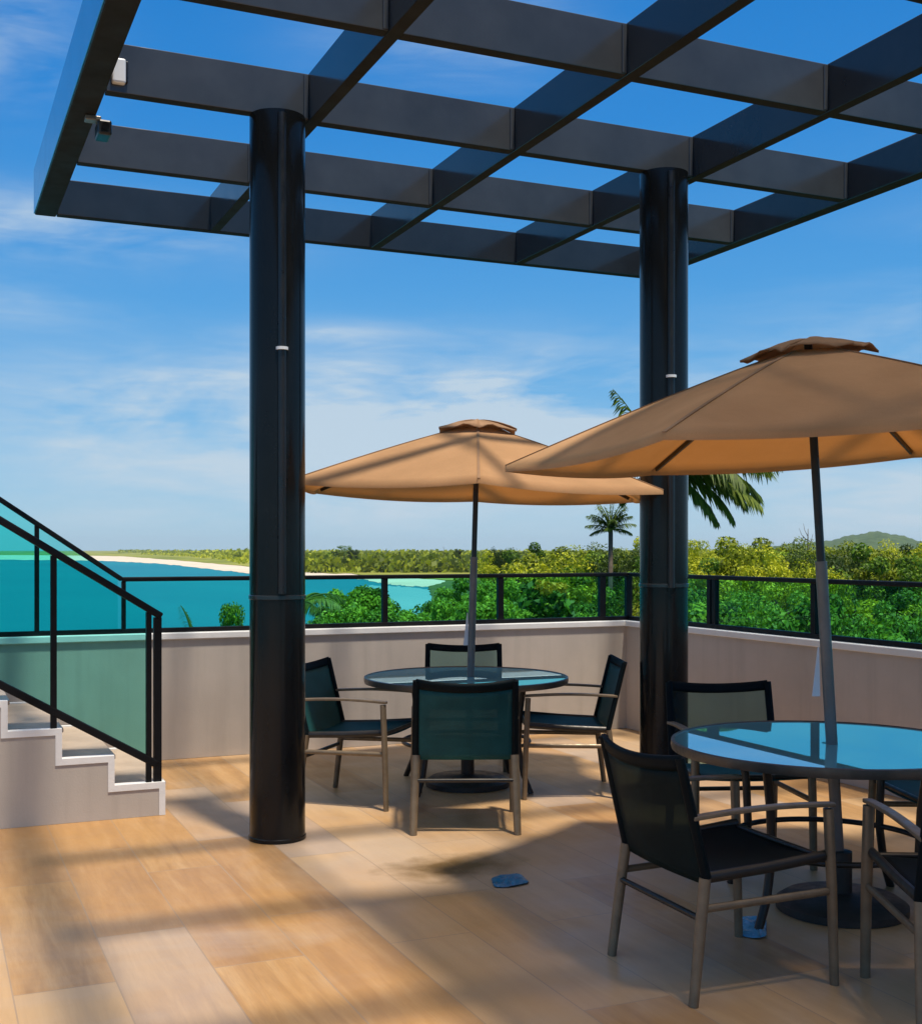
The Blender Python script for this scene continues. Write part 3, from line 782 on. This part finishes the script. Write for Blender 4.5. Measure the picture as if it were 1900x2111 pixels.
for kind, mat in (('y', 'leaf_yellow'), ('g', 'leaf_green'), ('d', 'leaf_dark')):
    nm = {'y': 'yellow_green_tree', 'g': 'green_tree', 'd': 'dark_tree'}[kind]
    protos[kind] = [make_tree(nm, ord(kind), 8.0, 2.2, 2.1, mat, 26, 330, .075, .16, .34),
                    make_tree(nm, 11+ord(kind), 8.0, 1.9, 2.9, mat, 17, 420, .10, .16, .36),
                    make_tree(nm, 22+ord(kind), 8.0, 2.7, 2.3, mat, 44, 200, .065, .08, .22)]
protos['b'] = [make_tree('green_bush', 300+k, 8.0, 1.35, 1.5+.2*k, 'leaf_green', 20, 330, .07) for k in range(3)]
used = set()
def tree(kind, px, d, ptop, label, group, sw=1.0, rng=random, zg=ZG):
    """tree whose top shows at picture height ptop when seen from the terrace"""
    k = rng.randrange(3); p = protos[kind][k]
    o = p if (kind, k) not in used else copy_tree(p); used.add((kind, k))
    h = EYE+(1085-ptop)/FPX*d - zg
    s = h/8.0
    o.location = P(px, d, zg); o.rotation_euler = (0, 0, rng.uniform(0, 6.28)); o.scale = (s*sw, s*sw, s)
    tag(o, label, 'tree', group)
    return o
rng = random.Random(21)
LY = 'yellow green leafy tree in the dense belt beyond the glass railing'
LG = 'green bushy tree growing close below the terrace, seen through the green glass'
LD = 'dark green tree rising among the yellow green belt beyond the railing'
# belt above the railing
def tops(px):
    pts = [(900, 1082), (1000, 1078), (1090, 1066), (1140, 1060), (1200, 1066), (1260, 1062), (1360, 1066), (1430, 1052), (1520, 1058), (1600, 1066), (1690, 1050), (1760, 1060), (1830, 1046), (2000, 1050), (2300, 1060)]
    for (a, ya), (b, yb) in zip(pts[:-1], pts[1:]):
        if px <= b: return ya+(yb-ya)*(px-a)/(b-a)
    return 1060
for d, step, drop in ((44, 62, 12), (55, 58, 5), (70, 60, 1)):
    px = 1025 + (0 if d < 50 else -45)
    while px < 1960:
        kind = rng.choices(['y', 'd', 'g'], [7, 2, 2])[0]
        jit = rng.uniform(-20, 16)
        tree(kind, px+rng.uniform(-14, 14), d+rng.uniform(-3, 3), tops(px)+drop+jit-9, LD if kind == 'd' else (LY if kind == 'y' else 'mid green tree standing in the yellow green belt beyond the railing'), 'trees in the belt beyond the railing', rng.uniform(.62, 1.0), rng)
        px += step*rng.uniform(.8, 1.2)
# close green trees behind the glass
for d, step, y0 in ((21, 120, 1176), (27, 100, 1158), (34, 95, 1140)):
    px = {21: 1075, 27: 1030, 34: 1000}[d]
    while px < 2000:
        kind = rng.choices(['g', 'y', 'd'], [8, 2, 1])[0]
        tree(kind, px+rng.uniform(-20, 20), d+rng.uniform(-2, 2), y0+rng.uniform(-12, 14), LG, 'green trees close below the terrace', rng.uniform(.7, .95), rng)
        px += step*rng.uniform(.8, 1.2)
# single ones
tree('b', 702, 30, 1146, 'rounded green bush beside the lagoon, left of the far umbrella pole', None, 1.0, rng)
tree('b', 664, 33, 1165, 'small green bush at the edge of the turquoise water, close to the left column', None, .36, rng)
tree('b', 800, 27, 1190, 'low green bush in front of the pale lagoon', None, .8, rng)
tree('b', 846, 29, 1176, 'green bush between the pale lagoon and the far umbrella pole', None, .5, rng)
tree('b', 462, 26, 1166, 'green treetop behind turquoise glass just left of the left black column', None, .42, rng)
for k, (px, pt) in enumerate(((648, 1088), (664, 1080), (680, 1073), (696, 1082), (712, 1090), (738, 1096))):
    tree('d' if k % 2 else 'g', px, 440+6*(k % 3), pt, 'dark round tree in the clump on the far bank right of the left column', 'dark trees on the far bank', 1.25, rng, ZSAND)
tree('d', 905, 430, 1081, 'narrow dark tree on the far bank just left of the far umbrella pole', None, .62, rng, ZSAND)
for k, (px, d, pt) in enumerate(((672, 31, 1160), (688, 30, 1146), (716, 31, 1150), (742, 30, 1163), (775, 27, 1196), (822, 28, 1192), (842, 30, 1182), (655, 29, 1178), (680, 32, 1150), (700, 32, 1140), (725, 29, 1152), (755, 31, 1158), (760, 27, 1190), (790, 26, 1200), (862, 31, 1172), (880, 30, 1158), (905, 32, 1148), (928, 30, 1156), (950, 33, 1144), (985, 31, 1148), (1015, 29, 1156), (960, 26, 1185), (900, 25, 1200), (925, 27, 1176), (870, 26, 1195))):
    tree('b', px, d, pt - (22 if px > 840 else 8), 'green bush at the water edge below the terrace, seen through the green glass', 'green bushes along the water edge', .8, rng)
tree('d', 985, 75, 1062, 'slim dark treetop poking above the belt right of the far umbrella pole', None, .35, rng)
for kind in protos:
    for k, p in enumerate(protos[kind]):
        if (kind, k) not in used:
            for ch in list(p.children): bpy.data.objects.remove(ch)
            bpy.data.objects.remove(p)

# bare snags
def snag(px, d, ptop, label, lean=.1):
    h = EYE+(1085-ptop)/FPX*d-ZG; r = empty('dead_tree', P(px, d, ZG))
    MB().tube([(0, 0, -.2), (lean*.3, 0, h*.5), (lean, 0, h*.92), (lean*1.3, .02, h)], [.09, .06, .035, .015], 7).build('trunk', M['trunk'], r, smooth=True)
    s = MB()
    for k, (a, z) in enumerate(((.3, .88), (2.6, .92), (4.4, .85), (1.4, .95))):
        q = Vector((lean, 0, h*z)); s.tube([q, q+Vector((math.cos(a)*.35, math.sin(a)*.35, .35)), q+Vector((math.cos(a)*.5, math.sin(a)*.5, .75))], [.022, .015, .008], 5)
    s.build('branches', M['trunk'], r); tag(r, label, 'dead tree')
snag(1592, 70, 1044, 'thin bare dead tree poking above the belt beside the near umbrella pole')
snag(876, 420, 1079, 'straight bare dead trunk on the far bank left of the far umbrella pole', .0)

# palms
def palm(px, d, yc, fronds, label, length, trunk_r=.13, lean=0.0, seed=1, zg=ZG, leafw=.03, nl=52, bark='palm_trunk'):
    rng = random.Random(seed)
    zc = EYE+(1085-yc)/FPX*d
    base = P(px, d, zg); r = empty('palm_tree', base); H = zc-zg
    MB().tube([(0, 0, -.2), (lean*.3, 0, H*.35), (lean*.7, 0, H*.7), (lean, 0, H)], [trunk_r*1.3, trunk_r, trunk_r*.85, trunk_r*.8], 10).build('trunk', M[bark], r, smooth=True)
    top = Vector((lean, 0, H))
    for (azc, e0, lf, droop) in fronds:
        a = R(azc+CAM_ANG); hd = Vector((math.cos(a), math.sin(a), 0)); sd = Vector((-math.sin(a), math.cos(a), 0))
        L = length*lf; pts = []; p = top.copy(); e = R(e0)
        for k in range(13):
            pts.append(p.copy()); p = p + (hd*math.cos(e)+Vector((0, 0, 1))*math.sin(e))*(L/12); e -= R(droop)/12*(0.6+0.8*k/12)
        s = MB().tube(pts, [.035*(1-.85*k/12) for k in range(13)], 6)
        for k in range(nl):
            t = .12+.87*k/nl; i = t*12; i0 = min(int(i), 11); q = pts[i0].lerp(pts[i0+1], i-i0); tg = (pts[i0+1]-pts[i0]).normalized()
            ll = L*.30*math.sin(math.pi*(0.12+.80*t))**.8*rng.uniform(.8, 1.15)
            for sg in (-1, 1):
                dr = (sd*sg*.75 + tg*.7 + Vector((0, 0, -rng.uniform(.25, 1.1)))).normalized()
                w = dr.cross(Vector((0, 0, 1))).normalized()*leafw*length/2.6
                m_ = q+dr*ll*.5+Vector((0, 0, .04*ll)); tip = q+dr*ll+Vector((0, 0, -.12*ll))
                s.quad(q-w*.5, q+w*.5, m_+w); s.quad(q-w*.5, m_+w, m_-w); s.quad(m_-w, m_+w, tip)
        s.build('frond', M['leaf_palm'], r)
    tag(r, label, 'palm tree'); return r
palm(1312, 30, 925, [(8, 12, 1.0, 75), (-12, 28, 1.05, 70), (20, 45, 1.0, 80), (-40, 20, .9, 90), (50, 30, .9, 85), (95, 40, .95, 90), (140, 30, .9, 100), (176, 64, .86, 18), (200, 25, .8, 100), (240, 35, .9, 90), (290, 40, .9, 85), (-5, -15, .8, 60), (150, -10, .55, 70), (-18, -2, .95, 55), (0, 2, .85, 70), (12, 25, 1.1, 70), (-30, -30, .7, 40)],
     'tall coconut palm behind the right column, shaggy fronds hanging beyond it', 2.75, .14, 0.0, 4)
palm(1203, 42, 1046, [(90, 88, 1.1, 12), (0, 74, 1.1, 35), (180, 76, 1.1, 30), (30, 60, .95, 60), (150, 58, .95, 60), (300, 70, 1, 35), (240, 68, 1, 40), (-5, 30, .9, 50), (185, 25, .9, 45), (60, 80, 1, 20), (10, 8, .8, 50), (170, 5, .75, 50), (250, 20, .7, 60), (210, 66, 1, 35), (330, 66, 1, 35), (120, 45, .9, 60), (270, 45, .9, 60), (20, 48, 1, 50), (160, 48, 1, 50)],
     'small upright palm standing clear above the belt, left of the right column', 1.02, .10, 0.05, 9, nl=34, leafw=.042, bark='trunk')
palm(590, 24, 1196, [(-30, 30, 1, 80), (10, 40, .9, 90), (-60, 20, .9, 70), (60, 40, .9, 90), (120, 40, .8, 90), (180, 35, .8, 90), (240, 30, .8, 80)],
     'low palm crown half hidden behind the left column against turquoise water', 1.1, .09, 0, 14)
palm(380, 21, 1252, [(150, 72, .75, 30), (40, 40, .5, 90), (200, 30, .5, 90), (300, 40, .5, 90)],
     'small dark palm just peeping over the parapet behind turquoise glass, beside the stairs', .75, .08, 0, 17)

# flowering bush
fb = empty('flowering_shrub', P(1066, 24, ZG))
MB().tube([(0, 0, -.1), (.05, 0, 3), (0, 0, 6.0)], [.12, .08, .04], 8).build('stem', M['trunk'], fb, smooth=True)
leaf_blob(77, .75, .6, 12, 60, .10).build('foliage', M['leaf_green'], fb, loc=(0, 0, 6.35))
leaf_blob(78, .42, .13, 8, 34, .055).build('blossom', M['blossom'], fb, loc=(.02, -.45, 6.88))
tag(fb, 'green shrub topped with a bright yellow flower cluster, just under the glass railing top', 'shrub')

# small white boat on the far beach
bt = empty('small_boat', P(822, 440, ZSAND), R(CAM_ANG))
s = MB()
def hull(a, b):
    x = -2.6+5.2*a; w = 0.95*(1-abs(2*a-1)**2.6*(1 if a > .5 else .35)); th = math.pi*b
    return (x, -math.cos(th)*w, 0.95+.3*max(0, a-.5)-math.sin(th)*.9)
s.grid(hull, 14, 8).build('hull', M['plastic_white'], bt, smooth=True, solid=.05)
MB().box(-1.0, .8, -.6, .6, .8, 1.75).build('cabin', M['plastic_white'], bt, bevel=.15)
tag(bt, 'tiny white boat pulled up on the pale far beach left of the umbrella pole', 'boat')

# far woods and scrub: masses nobody could count
def scatter(name, mat, n, fn, size, zg, seed):
    rng = random.Random(seed); s = MB()
    for k in range(n):
        px, d, hh = fn(rng); c = P(px, d, zg)
        for j in range(5):
            q = c+Vector((rng.uniform(-1, 1)*size*1.4, rng.uniform(-1, 1)*size*1.4, rng.uniform(.1, 1)*hh))
            w = Vector((rng.uniform(-1, 1), rng.uniform(-1, 1), rng.uniform(-.2, .9))).normalized(); a = w.orthogonal().normalized(); b = w.cross(a); l = size*rng.uniform(.5, 1.1)
            s.quad(q-a*l, q-b*l*.7, q+a*l, q+b*l*.7)
    o = s.build(name, mat); tag(o, kind='stuff'); return o
o = scatter('distant_treeline', M['leaf_yellow'], 2600, lambda r: (lambda px: (px, max(900, 3000-9*(px-235))+r.uniform(0, 900), r.uniform(3, 7.5)))(235+1665*r.random()**1.5), 2.6, ZM, 31)
tag(o, 'flat line of distant woods along the horizon', 'woods')
o = scatter('marsh_scrub', M['leaf_yellow'], 4200, lambda r: (r.uniform(600, 1300), 410+760*r.random()**1.5, r.uniform(1.0, 6.5)), 1.5, ZM, 33)
tag(o, 'yellow green scrub covering the flat far bank', 'scrub')
o = scatter('marsh_scrub', M['leaf_yellow'], 500, lambda r: (lambda px: (px, 650+max(0, 480-px)*6+r.uniform(0, 700), r.uniform(.5, 2.5)))(280+r.random()*230), 1.6, ZM, 35)
tag(o, 'low scrub on the sand spit left of the left column', 'scrub')
# hill
s = MB()
def hillf(a, b):
    px = 1380+640*a; d = 2300+600*b
    e = math.exp(-((px-1735)/85)**2)*34+math.exp(-((px-1600)/120)**2)*14+math.exp(-((px-1960)/130)**2)*22
    z = -6+max(0, e+1.5*math.sin(px*.11)+1.0*math.sin(px*.37+1)+6)*math.sin(math.pi*b)**.7
    return P(px, d, z)
s.grid(hillf, 120, 10).build('hill', M['hill'], smooth=True)
tag(bpy.data.objects['hill'], kind='structure')

# air between the terrace and the far shore
hz_m, hn, ho = newmat('sea_air')
pv = hn.add('ShaderNodeVolumePrincipled', {'Color': (0.80, 0.90, 1.0, 1), 'Density': HAZE, 'Anisotropy': 0.2})
hn.l.new(pv.outputs[0], ho.inputs['Volume'])
if HAZE > 0:
    o = MB().box(-5100, 5100, -5100, 5100, ZS-3, 48).build('haze', hz_m); tag(o, kind='stuff')
